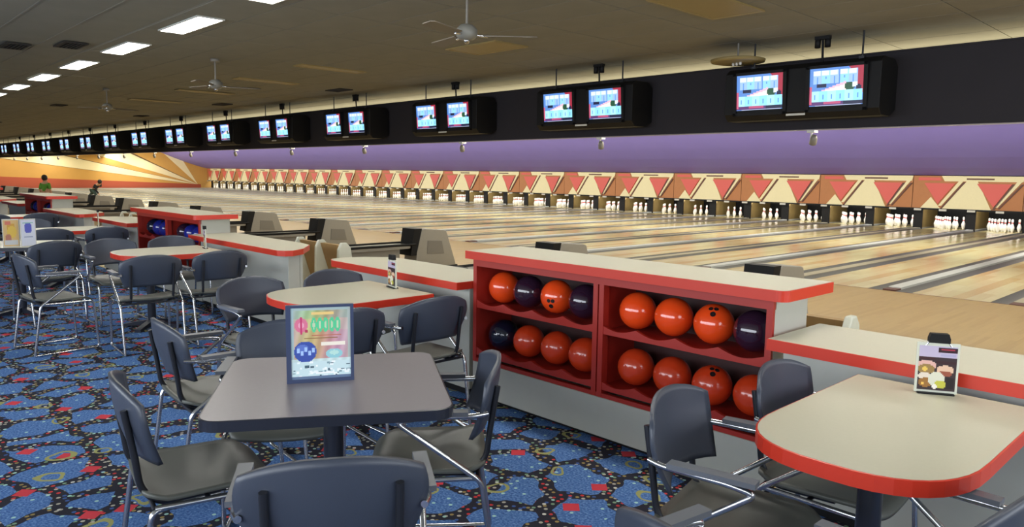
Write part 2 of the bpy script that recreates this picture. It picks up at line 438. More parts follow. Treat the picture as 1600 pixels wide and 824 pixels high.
# mural rays on the left wall
mu = bpy.data.objects['wall_left']
cv = (28.6, .14)
def ray_poly(name, y0, z0, y1, z1, m, th):
    MB().prism([cv, (y0, z0), (y1, z1)], X0, X0+th, axis='x').build(name, m, mu)
def ext(y, z, s=1.8): return cv[0]+(y-cv[0])*s, cv[1]+(z-cv[1])*s
B = [(13.41, 2.14), (17.62, 2.52), (20.11, 2.65), (22.84, 2.84), (25.6, 2.98), (26.92, 3.01)]
def top(y, z):                       # extend the ray to the ceiling
    s = (CZ-cv[1])/(z-cv[1]); return cv[0]+(y-cv[0])*s, CZ
for a, b in ((0, 1), (2, 3), (4, 5)):
    p, q = top(*B[a]), top(*B[b]); ray_poly('sunburst_ray', p[0], p[1], q[0], q[1], 'ivory', .012)
for a in (0, 1, 3):
    p = top(*B[a]); q = (p[0]+.9, p[1]) if a != 1 else (p[0]+.6, p[1])
    ray_poly('ray_outline', p[0], p[1], p[0]+.35, p[1], 'muralline', .016)
MB().prism([(-4, -.2), (28.9, -.2), (28.9, .16), (12.2, .78), (-4, 1.35)], X0, X0+.01, axis='x').build('red_band', 'muralred', mu)

# lanes, gutters, cappings: parts of the approach floor
lane0 = gut0 = cap0 = None
LY1 = 31.8
for k in range(-1, 22):
    pc = -4.25-P*k
    for s in (-1, 1):
        cx = pc+s*P/4
        if cx < X0+.9: continue
        if lane0 is None:
            lane0 = MB().box(-.53, .53, YF+.004, LY1, -.13, 0).build('lane', 'lane', ap, (cx, 0, LZ))
            prof = [(-.1175, 0), (-.105, -.02), (-.07, -.07), (0, -.09), (.07, -.07), (.105, -.02), (.1175, 0)]
            m = MB(); n = len(prof)
            m.add([(x, y, z) for y in (YF+.02, LY1) for x, z in prof], [(i+1, i, n+i, n+i+1) for i in range(n-1)], 0, True)
            m.prism(prof+[(.1175, -.12), (-.1175, -.12)], YF, YF+.02, axis='y')
            gut0 = m.build('gutter', 'gutter', ap, (cx-.65, 0, LZ)); g2 = gut0.copy(); COL.objects.link(g2); g2.location = (cx+.65, 0, LZ)
        else:
            o = lane0.copy(); COL.objects.link(o); o.location = (cx, 0, LZ)
            for t in (-1, 1):
                o = gut0.copy(); COL.objects.link(o); o.location = (cx+t*.65, 0, LZ)
    for xx, mt, hh in ((pc, 'cap_grey', .035), (pc-P/2, 'cap_dark', .012)):
        if xx < X0+.1: continue
        key = 'cap'+mt
        if key not in fixt:
            m = MB().box(-.095, .095, YF+.25, LY1, -.12, hh).box(-.095, .095, YF, YF+.25, -.12, hh*.6, 1)
            fixt[key] = m.build('capping', [mt, 'mask_dark'], ap, (xx, 0, LZ))
        else:
            o = fixt[key].copy(); COL.objects.link(o); o.location = (xx, 0, LZ)
# foul line
MB().box(X0+.1, X1, YF-.03, YF, LZ-.01, LZ+.001).build('foul_line', 'mask_dark', ap)

# ================================================================== MASKING UNITS
def mask_unit(label, xs):
    t = thing('masking_unit', label, 'masking unit', (xs, YM, LZ), 0, 'masking units over the pin decks')
    zb, zt = .736, 1.92; H = zt-zb
    def X(u): return u*P
    def Z(v): return zb+v*H
    def panel(name, pts, m, d, y=0.0):
        return MB().prism([(X(u), Z(v)) for u, v in pts], y-d, y, axis='y').build(name, m, t)
    panel('backing_panel', [(0.003, 0), (.997, 0), (.997, 1), (.003, 1)], 'mask_brown', .02, .02)
    panel('top_band', [(.30, .84), (.985, .84), (.997, 1), (.27, 1)], 'mask_cream', .02)
    panel('top_bar', [(.5, .89), (.743, .89), (.743, .935), (.5, .935)], 'mask_dark', .03)
    panel('top_bar', [(.05, .86), (.27, .86), (.255, .95), (.05, .95)], 'mask_red', .015)
    panel('cream_triangle', [(.085, .02), (.275, .02), (.18, .36)], 'mask_cream', .012)
    panel('cream_triangle', [(.285, .02), (.735, .02), (.60, .84), (.5, .84)], 'mask_cream', .022)
    panel('red_triangle', [(.11, .78), (.40, .78), (.25, .16)], 'mask_red', .035)
    panel('red_triangle', [(.595, .78), (.895, .78), (.754, .1)], 'mask_red', .035)
    panel('white_stripe', [(.255, .1), (.285, .1), (.47, .84), (.43, .84)], 'mask_cream', .03)
    panel('dark_stripe', [(.278, .02), (.295, .02), (.492, .82), (.472, .82)], 'mask_dark', .034)
    panel('white_stripe', [(.77, .1), (.79, .1), (.975, .84), (.935, .84)], 'mask_cream', .03)
    panel('dark_stripe', [(.79, .06), (.806, .06), (.995, .78), (.975, .78)], 'mask_dark', .034)
    panel('dark_stripe', [(.745, .04), (.765, .04), (.925, .78), (.9, .78)], 'mask_dark', .03)
    panel('bottom_edge', [(0.003, -.03), (.997, -.03), (.997, .02), (.003, .02)], 'black', .03)
    for u in (.03, .27, .53, .78):
        MB().prism([(X(u), Z(-.06)), (X(u+.07), Z(-.06)), (X(u+.07), Z(.0)), (X(u), Z(.0))], -.06, -.03, axis='y').build('number_plate', 'plate', t)
    # kickbacks either side of the two pin decks, and the black pit curtain
    for c in (0.0, .5):
        x = X(c)+.125
        MB().prism([(.5, -.12), (2.3, -.12), (2.3, .74), (.75, .74), (.52, .5)], x-.085, x+.085, axis='x').box(x-.17, x+.13, .42, .497, -.12, .72, 1).build('kickback', ['kick', 'black'], t)
    MB().box(.02, P-.02, 2.32, 2.36, -.13, 1.2).build('pit_curtain', 'black', t)
    return t
NM = 21
m0 = None
for j in range(NM):
    xs = -6.1-P*j+0.0
    lab = ('cream, red and brown triangle patterned masking unit at the far right end of the row' if j == 0 else
           'triangle patterned masking unit, '+ordn(j)+' from the right in the row over the pin decks')
    if j == NM-1: lab = 'last triangle patterned masking unit beside the sunburst wall, at the far left of the row'
    xs0 = -6.1-P*(j-1)-P
    if m0 is None: m0 = mask_unit(lab, xs0+0); 
    else: dup(m0, (xs0, YM, LZ), 0, lab)

# ================================================================== PINS
PS = 1.18
pinprof = [(.026, 0), (.031, .02), (.045, .06), (.0605, .115), (.058, .15), (.045, .19), (.027, .235), (.0235, .255), (.025, .285), (.031, .33), (.032, .345), (.026, .368), (.012, .38), (.0001, .3815)]
pinprof = [(r*PS, z*PS) for r, z in pinprof]
pmis = [0, 0, 0, 0, 0, 0, 0, 1, 0, 0, 0, 0, 0]
pinm = MB().lathe(pinprof, 12, mis=pmis)
pos = [(0, 0, 'head pin'), (-.1524, .264, 'left of second row'), (.1524, .264, 'right of second row'),
       (-.3048, .528, 'left of third row'), (0, .528, 'middle of third row'), (.3048, .528, 'right of third row'),
       (-.4572, .792, 'leftmost of back row'), (-.1524, .792, 'inner left of back row'), (.1524, .792, 'inner right of back row'), (.4572, .792, 'rightmost of back row')]
pin0 = None; ln = 0; rest = MB()
for k in range(0, 21):
    for s in (1, -1):
        cx = -4.25-P*k+s*P/4
        if cx > -5: continue
        for dx, dy, nm in pos:
            if ln < 30:
                lab = 'white bowling pin, '+nm+', '+('rightmost lane' if ln == 0 else ordn(ln)+' lane from right')
                if pin0 is None:
                    pin0 = pinm.build('bowling_pin', ['pin', 'pinred']); pin0.location = (cx+dx, 29.8+dy, LZ)
                    tag(pin0, lab, 'bowling pin', 'bowling pins set up on the lanes')
                else:
                    o = pin0.copy(); COL.objects.link(o); o.location = (cx+dx, 29.8+dy, LZ); o['label'] = lab
            else:
                rest.lathe(pinprof[::2]+[pinprof[-1]], 7, (cx+dx, 29.8+dy, LZ), mi=0)
        ln += 1
tag(rest.build('bowling_pin', ['pin', 'pinred']), 'white bowling pins standing on the farthest lanes at the left end', 'bowling pins', None, 'stuff')

# ================================================================== MONITORS ON THE SOFFIT
def screen_pic():
    p = Pic(44, 34, (26, 60, 120))
    wht, cy, bl, rd, dk, pk = (225, 238, 255), (120, 205, 235), (96, 150, 235), (165, 40, 62), (22, 26, 60), (240, 190, 210)
    p.rect(0, 0, 44, 34, (92, 140, 214))
    p.tri((32, 0), (44, 0), (44, 20), rd); p.rect(39, 0, 44, 22, rd)
    # upper line of chunky pale blue lettering
    for i, x in enumerate((3, 10, 17, 25, 32)):
        p.rect(x, 2, x+7, 13, (150, 216, 240) if i % 2 else (160, 196, 250)); p.rect(x, 2, x+6, 6, wht)
        p.rect(x+3, 7, x+4, 9 if i % 2 else 13, bl)
    p.tri((0, 22), (30, 12), (34, 17), pk); p.tri((0, 22), (34, 13), (34, 20), (250, 235, 225))
    p.rect(6, 13, 14, 16, dk); p.ell(33, 16, 4, 3.5, (30, 80, 50)); p.ell(37, 15, 2.4, 2.4, wht); p.ell(40, 18, 2, 3, dk)
    for i, x in enumerate((1, 8, 15, 22, 29, 36)):
        p.rect(x, 19, x+7, 28, (150, 225, 245) if i % 2 else (176, 236, 246)); p.rect(x+3, 22, x+4, 26, bl)
    p.rect(0, 28, 44, 31, (90, 50, 110)); p.rect(12, 28, 26, 30, (190, 80, 120)); p.rect(28, 28, 44, 31, dk)
    p.rect(5, 31, 42, 33, (190, 205, 240)); p.rect(0, 33, 44, 34, dk)
    p.rect(0, 15, 2, 30, (200, 90, 120))
    return p
def monitor_unit(label, x):
    t = thing('monitor_housing', label, 'monitor', (x, 9.33, 0), 0, 'twin monitor housings hanging in front of the black soffit')
    prof = [(0, 2.36), (-.18, 2.28), (-.42, 2.28), (-.5, 2.36), (-.5, 2.88), (-.42, 2.94), (-.12, 2.94), (0, 2.86)]
    bevel(MB().prism(prof, -.97, .97, axis='x').build('housing', 'black', t), .006, 1)
    MB().box(-.12, .12, -.505, -.5, 2.315, 2.34).build('maker_plate', 'plate', t)
    for s, cx in ((-1, -.48), (1, .48)):
        e = bpy.data.objects.new('screen_frame', None)
        fr = MB()
        for a in ((-.36, -.315, -.27, .27), (.315, .36, -.27, .27), (-.36, .36, .235, .27), (-.36, .36, -.27, -.235)):
            fr.box(a[0], a[1], -.025, .03, a[2], a[3])
        f = fr.build('bezel', 'black', t, (cx, -.51, 2.61)); f.rotation_euler = (radians(4), 0, 0)
        sc = screen_pic().build('screen', 'screen', .63, .47, f, y=-.004, z0=-.235)
    for hx in (-.62, .72):
        MB().tube([(hx, -.42, 2.93), (hx, -.42, CZ)], .011, 6).box(hx-.03, hx+.03, -.45, -.39, 2.93, 2.96).build('hanger_rod', 'darktube', t)
    return t
mon0 = None
for k in range(0, 17):
    x = -4.25-P*k
    lab = ('twin monitor housing with bright blue screens, '+('nearest, at the right end of the black soffit' if k == 0 else ordn(k)+' from the right on the black soffit'))
    if mon0 is None: mon0 = monitor_unit(lab, x)
    else: dup(mon0, (x, 9.33, 0), 0, lab)
# spotlights: a white one under the soffit, a black one above it, per pair
t = thing('spotlight', 'small white spotlight under the black soffit, below the nearest monitor housing', 'spotlight', (-4.25, 9.33, 2.16), 0, 'white spotlights under the soffit')
MB().box(-.05, .05, -.06, .04, -.03, 0).build('bracket', 'white', t)
MB().tube([(0, -.02, -.02), (0, -.04, -.09)], .012, 6).build('stem', 'white', t)
o = MB().lathe([(.03, -.07), (.045, -.06), (.045, .02), (.028, .06)], 12).build('lamp_head', 'hoodd', t, (.04, -.05, -.12)); o.rotation_euler = (radians(25), radians(20), 0)
for k in range(1, 15): dup(t, (-4.25-P*k, 9.33, 2.16), 0, 'small white spotlight under the black soffit, below the '+ordn(k)+' monitor housing from the right')
t = thing('ceiling_spotlight', 'small black spotlight over the nearest monitor housing', 'spotlight', (-4.02, 8.95, CZ), 0, 'black spotlights above the soffit')
MB().box(-.09, .09, -.03, .03, -.045, 0).build('mount', 'black', t)
MB().tube([(0, 0, -.02), (.0, .02, -.3)], .014, 6).build('stem', 'black', t)
for s in (-1, 1): MB().lathe([(.035, -.11), (.035, -.02), (.02, 0)], 10, (s*.06, 0, -.03)).build('lamp_head', 'black', t)
for k in range(1, 14): dup(t, (-4.02-P*k, 8.95, CZ), 0, 'small black ceiling spotlight over the '+ordn(k)+' monitor housing from the right')

# ================================================================== CEILING FIXTURES
def ceiling_light(label, x, y):
    t = thing('ceiling_light', label, 'ceiling light', (x, y, CZ), 0, 'lit ceiling lights over the tables')
    m = MB()
    for a in ((-.62, .62, -.155, -.135), (-.62, .62, .135, .155), (-.62, -.6, -.135, .135), (.6, .62, -.135, .135)): m.box(*a, -.022, 0)
    m.build('frame', 'white', t)
    MB().prism([(-.6, -.135), (.6, -.135), (.6, .135), (-.6, .135)], -.016, -.008).build('diffuser', 'diff', t)
    return t
cl = None; n = 0
for x in sorted(lights_x, reverse=True):
    if x > X1-1 or x < -72: continue
    if x > -6: lab = 'lit ceiling light above the near tables, outside the top of the picture'
    else: lab = 'lit rectangular ceiling light, '+('nearest, cut by the top edge of the picture' if n == 0 else ordn(n)+' of the row going away to the left'); n += 1
    if x > -6: lab = 'lit ceiling light above the picture, %s beyond its right-hand top' % ordn(int(round((x+4.26)/2.42)))
    if cl is None: cl = ceiling_light(lab, x, 3.44)
    else: dup(cl, (x, 3.44, CZ), 0, lab)
def flat_fixture(name, x, y, sx, sy, m, label, cat, group):
    t = thing(name, label, cat, (x, y, CZ), 0, group)
    fr = MB()
    for a in ((-sx/2, sx/2, -sy/2, -sy/2+.03), (-sx/2, sx/2, sy/2-.03, sy/2), (-sx/2, -sx/2+.03, -sy/2+.03, sy/2-.03), (sx/2-.03, sx/2, -sy/2+.03, sy/2-.03)): fr.box(*a, -.024, -.006)
    fr.build('frame', m, t)
    if m == 'vent':
        for q in range(5):
            yy = -sy/2+.03+(sy-.06)*(q+.5)/5
            o = MB().box(-sx/2+.03, sx/2-.03, yy-.012, yy+.004, -.022, -.008).build('slat', m, t)
        MB().box(-sx/2+.02, sx/2-.02, -sy/2+.02, sy/2-.02, -.008, -.0062).build('backing', 'black', t)
    else: MB().prism([(-sx/2+.03, -sy/2+.03), (sx/2-.03, -sy/2+.03), (sx/2-.03, sy/2-.03), (-sx/2+.03, sy/2-.03)], -.018, -.008).build('lens', m, t)
    return t
G = 'unlit ceiling lights'
for x, y, sx, sy, lb in [(-4.15, 6.6, .6, 1.2, 'cut by the top edge above the monitors'), (-7.65, 6.8, 1.0, .6, 'behind the nearest ceiling fan'),
        (-11.1, 6.45, .3, 1.2, 'to the left of the nearest ceiling fan'), (-13.55, 6.5, .3, 1.2, 'right of the second ceiling fan'),
        (-19.6, 6.5, .3, 1.2, 'beyond the second ceiling fan'), (-16.5, 6.5, .3, 1.2, 'left of the second ceiling fan')]:
    flat_fixture('unlit_ceiling_light', x, y, sx, sy, 'troffer', 'yellowish unlit ceiling light '+lb, 'ceiling light', G)
for x, y, lb in [(-11.8, 2.83, 'left of the first full ceiling light'), (-12.5, 2.3, 'at the left edge of the picture'), (-23.2, 5.2, 'above the third ceiling fan'), (-19.2, 8.0, 'right of the third ceiling fan'),
        (-25.5, 8.0, 'far off near the distant monitors'), (-13.8, 8.2, 'above the fourth monitor housing'), (-34, 5.5, 'smallest, at far left')]:
    flat_fixture('ceiling_vent', x, y, .6, .3, 'vent', 'dark rectangular ceiling vent '+lb, 'ceiling vent', 'dark ceiling vents')
t = thing('round_ceiling_light', 'yellowish oval ceiling fixture just above the left screen of the nearest monitor housing', 'ceiling light', (-5.0, 8.72, CZ))
MB().lathe([(.29, -.25), (.33, -.242), (.34, -.215), (.30, -.205), (.06, -.19)], 28).build('rim', 'troffer', t)
MB().tube([(0, 0, -.22), (0, 0, 0)], .012, 8).build('stem', 'hoodd', t)
for q in range(3): MB().lathe([(.012, -.285), (.018, -.27), (.018, -.25)], 8, (.06*q-.06, -.02*q, 0)).build('bulb', 'white', t)

def ceiling_fan(label, x, y):
    t = thing('ceiling_fan', label, 'ceiling fan', (x, y, CZ), 0, 'ceiling fans')
    MB().lathe([(.07, -.05), (.065, 0)], 16).build('canopy', 'hoodd', t)
    MB().tube([(0, 0, -.04), (0, 0, -.32)], .012, 8).build('down_rod', 'hoodd', t)
    MB().lathe([(.03, -.46), (.07, -.45), (.1, -.42), (.1, -.36), (.06, -.32), (.02, -.31)], 18).build('motor', 'fan_grey', t)
    MB().lathe([(.015, -.49), (.03, -.47), (.03, -.45)], 12).build('cap', 'chrome', t)
    for q in range(3):
        a = radians(48+120*q); c, s = cos(a), sin(a)
        def R(px, py, pz): return (px*c-py*s, px*s+py*c, pz)
        m = MB(); ring = [(.16, -.05), (.62, -.065), (.66, -.04), (.66, .04), (.62, .065), (.16, .05)]
        vs = [R(px, py, -.42+py*.2) for px, py in ring]+[R(px, py, -.41+py*.2) for px, py in ring]
        n = 6; m.add(vs, [tuple(range(n))[::-1], tuple(range(n, 2*n))]+[(i, (i+1) % n, n+(i+1) % n, n+i) for i in range(n)])
        bl = m.build('blade', 'fan_blade', t)
        a0, b0 = R(.08, -.015, -.415), R(.2, .015, -.405)
        MB().tube([R(.06, 0, -.41), R(.2, 0, -.423)], .012, 6).build('blade_iron', 'chrome', bl)
    return t
fan = ceiling_fan('ceiling fan with thin blades, nearest, at the top middle of the picture', -5.45, 4.6)
dup(fan, (-11.55, 4.72, CZ), .4, 'second ceiling fan, small, right of the row of lit ceiling lights')
dup(fan, (-17.6, 4.85, CZ), .9, 'third ceiling fan, faint, above the distant monitors at left')

# ================================================================== COUNTERS, RACKS
def rounded(x0, x1, y0, y1, r, corners=(1, 1, 1, 1), n=6):
    """corners: (x0y0, x1y0, x1y1, x0y1)"""
    out = []
    for (cx, cy, a0), c in zip(((x0, y0, 180), (x1, y0, 270), (x1, y1, 0), (x0, y1, 90)), corners):
        if not c: out.append((cx, cy)); continue
        rr = r*c; ox = cx+(rr if cx == x0 else -rr); oy = cy+(rr if cy == y0 else -rr)
        for i in range(n+1):
            a = radians(a0+90*i/n); out.append((ox+rr*cos(a), oy+rr*sin(a)))
    return out
def worktop(t, poly, z0, z1, name='worktop', top='lam_cream', edge='edge_red', edgename='red_edge_band'):
    def shrink(poly, d):
        cx = sum(p[0] for p in poly)/len(poly); n = len(poly); out = []
        for i in range(n):
            a, b, c = Vector(poly[i-1]), Vector(poly[i]), Vector(poly[(i+1) % n])
            n1 = (b-a).normalized(); n2 = (c-b).normalized(); nn = (Vector((-n1.y, n1.x))+Vector((-n2.y, n2.x))).normalized()
            out.append(tuple(b+nn*d))
        return out
    ar = sum(poly[i-1][0]*poly[i][1]-poly[i][0]*poly[i-1][1] for i in range(len(poly)))
    if ar < 0: poly = poly[::-1]
    inner = shrink(poly, .006); n = len(poly)
    w_ = MB().prism(inner, z0+.002, z1).build(name, top, t)
    m = MB(); vs = [(x, y, z0) for x, y in poly]+[(x, y, z1-.002) for x, y in poly]+[(x, y, z1-.0005) for x, y in shrink(poly, .0055)]+[(x, y, z0) for x, y in shrink(poly, .0055)]
    fs = []
    for i in range(n):
        j = (i+1) % n
        for q in range(4):
            a, b = q*n, ((q+1) % 4)*n; fs.append((a+i, a+j, b+j, b+i))
    m.add(vs, fs, 0, False); m.build(edgename, edge, t)

def ball_mesh(m, holes=True):
    b = MB(); r = .108; seg = 28; rg = 16
    b.lathe([(max(1e-5, r*sin(pi*i/rg)), -r*cos(pi*i/rg)) for i in range(rg+1)], seg)
    o = b.build('bowling_ball', m)
    hh = MB()
    if holes:
        for a, e_, rr in ((-.13, .14, .0125), (.13, .14, .0125), (0, -.2, .015)):
            # finger holes: shallow dark dished discs cut flush into the top (+Z side)
            d = Vector((a*1.0, e_, 1)).normalized()
            u = d.cross(Vector((0, 1, 0))).normalized(); v = d.cross(u)
            c = d*(r*.9995)
            ring = [c+(u*cos(2*pi*k/12)+v*sin(2*pi*k/12))*rr for k in range(12)]
            inn = [p-d*.02 for p in ring]
            hh.add(ring+inn, [(k, (k+1) % 12, 12+(k+1) % 12, 12+k) for k in range(12)]+[tuple(range(12, 24))[::-1]]+[tuple(range(12))])
        hh.build('finger_holes', 'black', o)
    return o
ball_proto = {}
def place_ball(m, loc, rot, label, group):
    if m not in ball_proto:
        o = ball_mesh(m); ball_proto[m] = o; o.location = loc; tag(o, label, 'bowling ball', group)
    else: o = dup(ball_proto[m], loc, None, label, group)
    o.rotation_euler = rot; o['group'] = group
    return o

def ball_rack(label, x0, x1):
    """red two-bay ball cabinet; local coords are world coords relative to x0"""
    W = x1-x0; Y0, Y1 = 3.28, 3.64
    t = thing('ball_rack', label, 'ball rack', (x0, 0, 0), 0, 'red ball racks')
    bevel(MB().box(0, W, Y0, Y1, 0.03, .265).box(.02, W-.02, Y0+.04, Y1, 0, .03, 1).build('kick_panel', ['wallgrey', 'black'], t), .003, 1)
    MB().box(0, .02, Y0+.02, Y1, .265, .985).build('side_panel', 'wallgrey', t)
    MB().box(W-.022, W, Y0+.02, Y1, .265, .985).build('side_panel', 'wallgrey', t)
    xm = (W)/2+.02
    for a, b, nm in ((-.0, .035, 'post'), (xm-.04, xm-.004, 'post'), (xm+.004, xm+.04, 'post'), (W-.035, W, 'post')):
        MB().box(a+.001, b-.001, Y0, Y0+.05, .267, .93).build(nm, 'red', t)
    MB().box(xm-.012, xm+.012, Y0+.05, Y1-.02, .267, .985).build('divider_panel', 'red', t)
    MB().box(.021, .030, Y0+.05, Y1-.02, .267, .985).build('inner_panel', 'red', t)
    MB().box(.0, W, Y0, Y0+.03, .93, .985).build('top_rail', 'red', t)
    MB().box(.0, W, Y0+.002, Y0+.03, .267, .292).build('bottom_rail', 'red', t)
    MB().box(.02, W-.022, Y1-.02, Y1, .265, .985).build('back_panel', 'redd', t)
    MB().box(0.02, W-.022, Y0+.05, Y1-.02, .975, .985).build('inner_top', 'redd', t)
    for bay, (a, b) in enumerate(((.031, xm-.012), (xm+.012, W-.03))):
        for z in (.335, .665):
            # shelf with scalloped front lip
            m = MB(); n = 32; L = b-a
            m.box(a, b, Y0+.02, Y1-.02, z-.02, z-.004)
            prof = []
            for i in range(n+1):
                u = i/n; q = (u*4) % 1
                prof.append((a+L*u, z+.035-.03*sin(pi*min(1, q))**1.0))
            m.prism([(a, z-.022), (b, z-.022)]+prof[::-1], Y0+.004, Y0+.024, axis='y')
            m.build('shelf', 'red', t)
    # worktop
    worktop(t, rounded(.02, W+.1, 3.19, 3.7, .05, (0, 1, 0, 0)), .987, 1.04)
    return t
RX = [(-3.80-7.0*i, -1.63-7.0*i) for i in range(0, 5)]
wh = ['the nearest red rack', 'the second red rack', 'the third red rack']
labs = ['big near red ball rack with orange and dark balls and cream counter on top', 'second red ball rack further left with dark blue balls',
        'third red ball rack at the far left edge, dark inside', 'fourth red ball rack far off at the left edge', 'farthest red ball rack at left, mostly hidden']
rk = ball_rack(labs[0], *RX[0])
for i in range(1, 5): dup(rk, (RX[i][0], 0, 0), 0, labs[i])
n_ = ['first', 'second', 'third', 'fourth']
layout = {('left', 'top'): [(-3.657, 'orange'), (-3.415, 'plum'), (-3.165, 'orange'), (-2.925, 'plum')],
          ('left', 'bottom'): [(-3.655, 'navy'), (-3.41, 'orange2'), (-3.155, 'orange2'), (-2.915, 'orange2')],
          ('right', 'top'): [(-2.53, 'orange'), (-2.285, 'orange'), (-2.035, 'orange'), (-1.80, 'plum')],
          ('right', 'bottom'): [(-2.53, 'orange2'), (-2.28, 'orange2'), (-2.03, 'orange2'), (-1.785, 'orange2')]}
cn = {'orange': 'bright orange', 'orange2': 'orange', 'plum': 'dark plum', 'navy': 'dark navy', 'blue': 'dark blue'}
hr = {'left': 'left', 'right': 'right'}
for (bay, row), L in layout.items():
    for i, (x, m) in enumerate(L):
        z = .340+.108 if row == 'bottom' else .672+.108
        rot = (radians(random.uniform(-80, -20)), radians(random.uniform(-40, 40)), radians(random.uniform(-60, 60)))
        hl = {('left', 'top', 2): (105, 0, 20), ('right', 'top', 2): (40, 0, 25), ('right', 'bottom', 3): (72, 0, 45), ('right', 'bottom', 2): (30, 10, 20)}
        if (bay, row, i) in hl: rot = tuple(radians(q) for q in hl[(bay, row, i)])
        place_ball(m, (x, 3.44, z), rot, '%s bowling ball, %s from left, %s shelf, %s bay, nearest rack' % (cn[m], n_[i], row, bay),
                   'bowling balls in the nearest rack')
for i in (1, 2):
    for bay, xb in (('left', .2), ('right', 1.31)):
        for row, z in (('top', .78), ('bottom', .448)):
            if i == 2 and row == 'bottom': continue
            for q in range(4):
                m = ['navy', 'blue', 'blue', 'blue'][q] if bay == 'left' else ['plum', 'blue', 'blue', 'navy'][q]
                if i == 1 and row == 'bottom': 
                    continue
                place_ball(m, (RX[i][0]+xb+.24*q, 3.44, z), (radians(random.uniform(0, 360)), random.uniform(0, 6), 0),
                           '%s bowling ball, %s from left in the %s bay of %s' % (cn[m], n_[q], bay, wh[i]), 'bowling balls in '+wh[i])

def low_counter(label, x0, x1, cl_, cr):
    W = x1-x0
    t = thing('low_counter', label, 'counter', (x0, 0, 0), 0, 'low counters with red edges')
    a, b = (.12 if cl_ else .02), (.14 if cr else .02)
    bevel(MB().box(a, W-b, 3.28, 3.40, .05, .765).box(a+.01, W-b-.01, 3.3, 3.39, 0, .05, 1).build('front_panel', ['wallgrey', 'black'], t), .003, 1)
    MB().box(a, W-b, 3.402, 3.43, LZ, .765).build('back_panel', 'wallgrey', t)
    poly = [(.12, 3.15), (.03, 3.2), (0, 3.32), (.06, 3.5), (.2, 3.66), (.34, 3.7)] if cl_ else [(0, 3.15), (0, 3.7)]
    poly = poly+([(W-.66, 3.7), (W-.42, 3.66), (W-.1, 3.42), (W, 3.26), (W-.02, 3.19), (W-.1, 3.15)] if cr else [(W, 3.7), (W, 3.15)])
    worktop(t, poly, .767, .82)
    return t
la = low_counter('low cream counter with red edge behind the right half-round table', -1.59, 1.4, 0, 0)
lbq = low_counter('low cream counter with red edge joined to the left side of the nearest rack', -5.58, -3.82, .3, 0)
low_counter('low cream counter with rounded red end left of the wooden opening', -8.62, -6.34, 0, 1)
low_counter('low cream counter with red edge left of the second ball rack', -12.58, -10.82, .3, 0)
low_counter('low cream counter with red edge right of the third ball rack', -15.62, -13.34, 0, 1)
low_counter('low cream counter with red edge left of the third ball rack', -19.58, -17.82, .3, 0)
low_counter('distant low cream counter beside the fourth ball rack', -22.62, -20.34, 0, 1)
low_counter('farthest low cream counter beyond the fourth ball rack', -26.58, -24.82, .3, 0)
# steps down in the openings
for i, x in enumerate((-6.4, -13.4, -20.4)):
    st = MB().box(x+.0, x+.84, 3.4, 3.72, LZ, -.1).box(x, x+.84, 3.36, 3.402, -.02, .004, 1).build('step', ['approach', 'stepedge'])
    tag(st, 'tan wooden step down from the carpet in the %s opening between counters' % ['nearest', 'second', 'third'][i], 'step', 'steps down to the lanes')

# ================================================================== TABLES
def pedestal(t, z, cx=0, cy=0, base=.34, m='edge_navy', tall=False):
    MB().tube([(cx, cy, .04), (cx, cy, z-.05)], .038, 16).build('pedestal', m, t)
    MB().box(cx-.2, cx+.2, cy-.03, cy+.03, z-.055, z-.036).box(cx-.03, cx+.03, cy-.2, cy-.03, z-.055, z-.036).box(cx-.03, cx+.03, cy+.03, cy+.2, z-.055, z-.036).build('top_bracket', m, t)
    for q in range(4):
        a = radians(45+90*q); c, s = cos(a), sin(a)
        pts = [(.03, .075), (base*.6, .05), (base, .028), (base, .0), (base-.05, 0), (base-.05, .012), (.03, .02)]
        mb = MB(); n = len(pts); vs = []
        for w_ in (-.03, .03):
            for r, zz in pts: vs.append((cx+r*c-w_*s, cy+r*s+w_*c, zz))
        mb.add(vs, [tuple(range(n)), tuple(range(n, 2*n))[::-1]]+[(i, n+i, n+(i+1) % n, (i+1) % n) for i in range(n)])
        mb.build('foot', m, t)
TA = math.atan2(.719, .441)
t = thing('square_table', 'square grey table with rounded corners and dark edge, nearest, holding the framed sign', 'table', (-2.478, 1.428, 0), TA)
worktop(t, rounded(-.42, .42, -.42, .42, .07), .712, .75, 'tabletop', 'lam_grey', 'edge_navy', 'dark_edge_band')
pedestal(t, .75)

def d_table(label, cx, y0=2.1, y1=3.23, hw=.43):
    t = thing('half_round_table', label, 'table', (cx, 3.2, 0), 0, 'half-round tables at the low counters')
    out = [(hw, y1-3.2), (-hw, y1-3.2)]
    L = y1-y0; n = 20; yb = y0+.36
    for i in range(n+1):
        a = pi+pi*i/n; ca, sa = cos(a), sin(a)
        ex = 2/2.6
        out.append((hw*math.copysign(abs(ca)**ex, ca), yb-3.2+(yb-y0)*math.copysign(abs(sa)**ex, sa)))
    worktop(t, out, .70, .748, 'tabletop')
    pedestal(t, .74, 0, -.78, .28)
    return t
DX = [-.84, -4.30, -7.66, -11.2, -14.7]
dl = ['large cream half-round table with red edge at the lower right', 'cream half-round table behind the framed sign, middle of the picture',
      'cream half-round table left of the middle, in front of the second ball rack', 'small distant cream half-round table left of the second ball rack',
      'farthest cream half-round table at the left edge']
for x, l, hw, ya, yb in zip(DX, dl, (.325, .40, .40, .40, .40), (2.05, 2.1, 2.1, 2.1, 2.1), (3.12, 3.02, 3.04, 3.04, 3.04)): d_table(l, x, ya, yb, hw)
t = thing('square_table', 'pale square table on a black pedestal at the left edge, holding two cards', 'table', (-9.2, 1.62, 0), TA+.1)
worktop(t, rounded(-.42, .42, -.42, .42, .07), .712, .75, 'tabletop', 'lam_cream', 'edge_navy', 'dark_edge_band'); pedestal(t, .75)
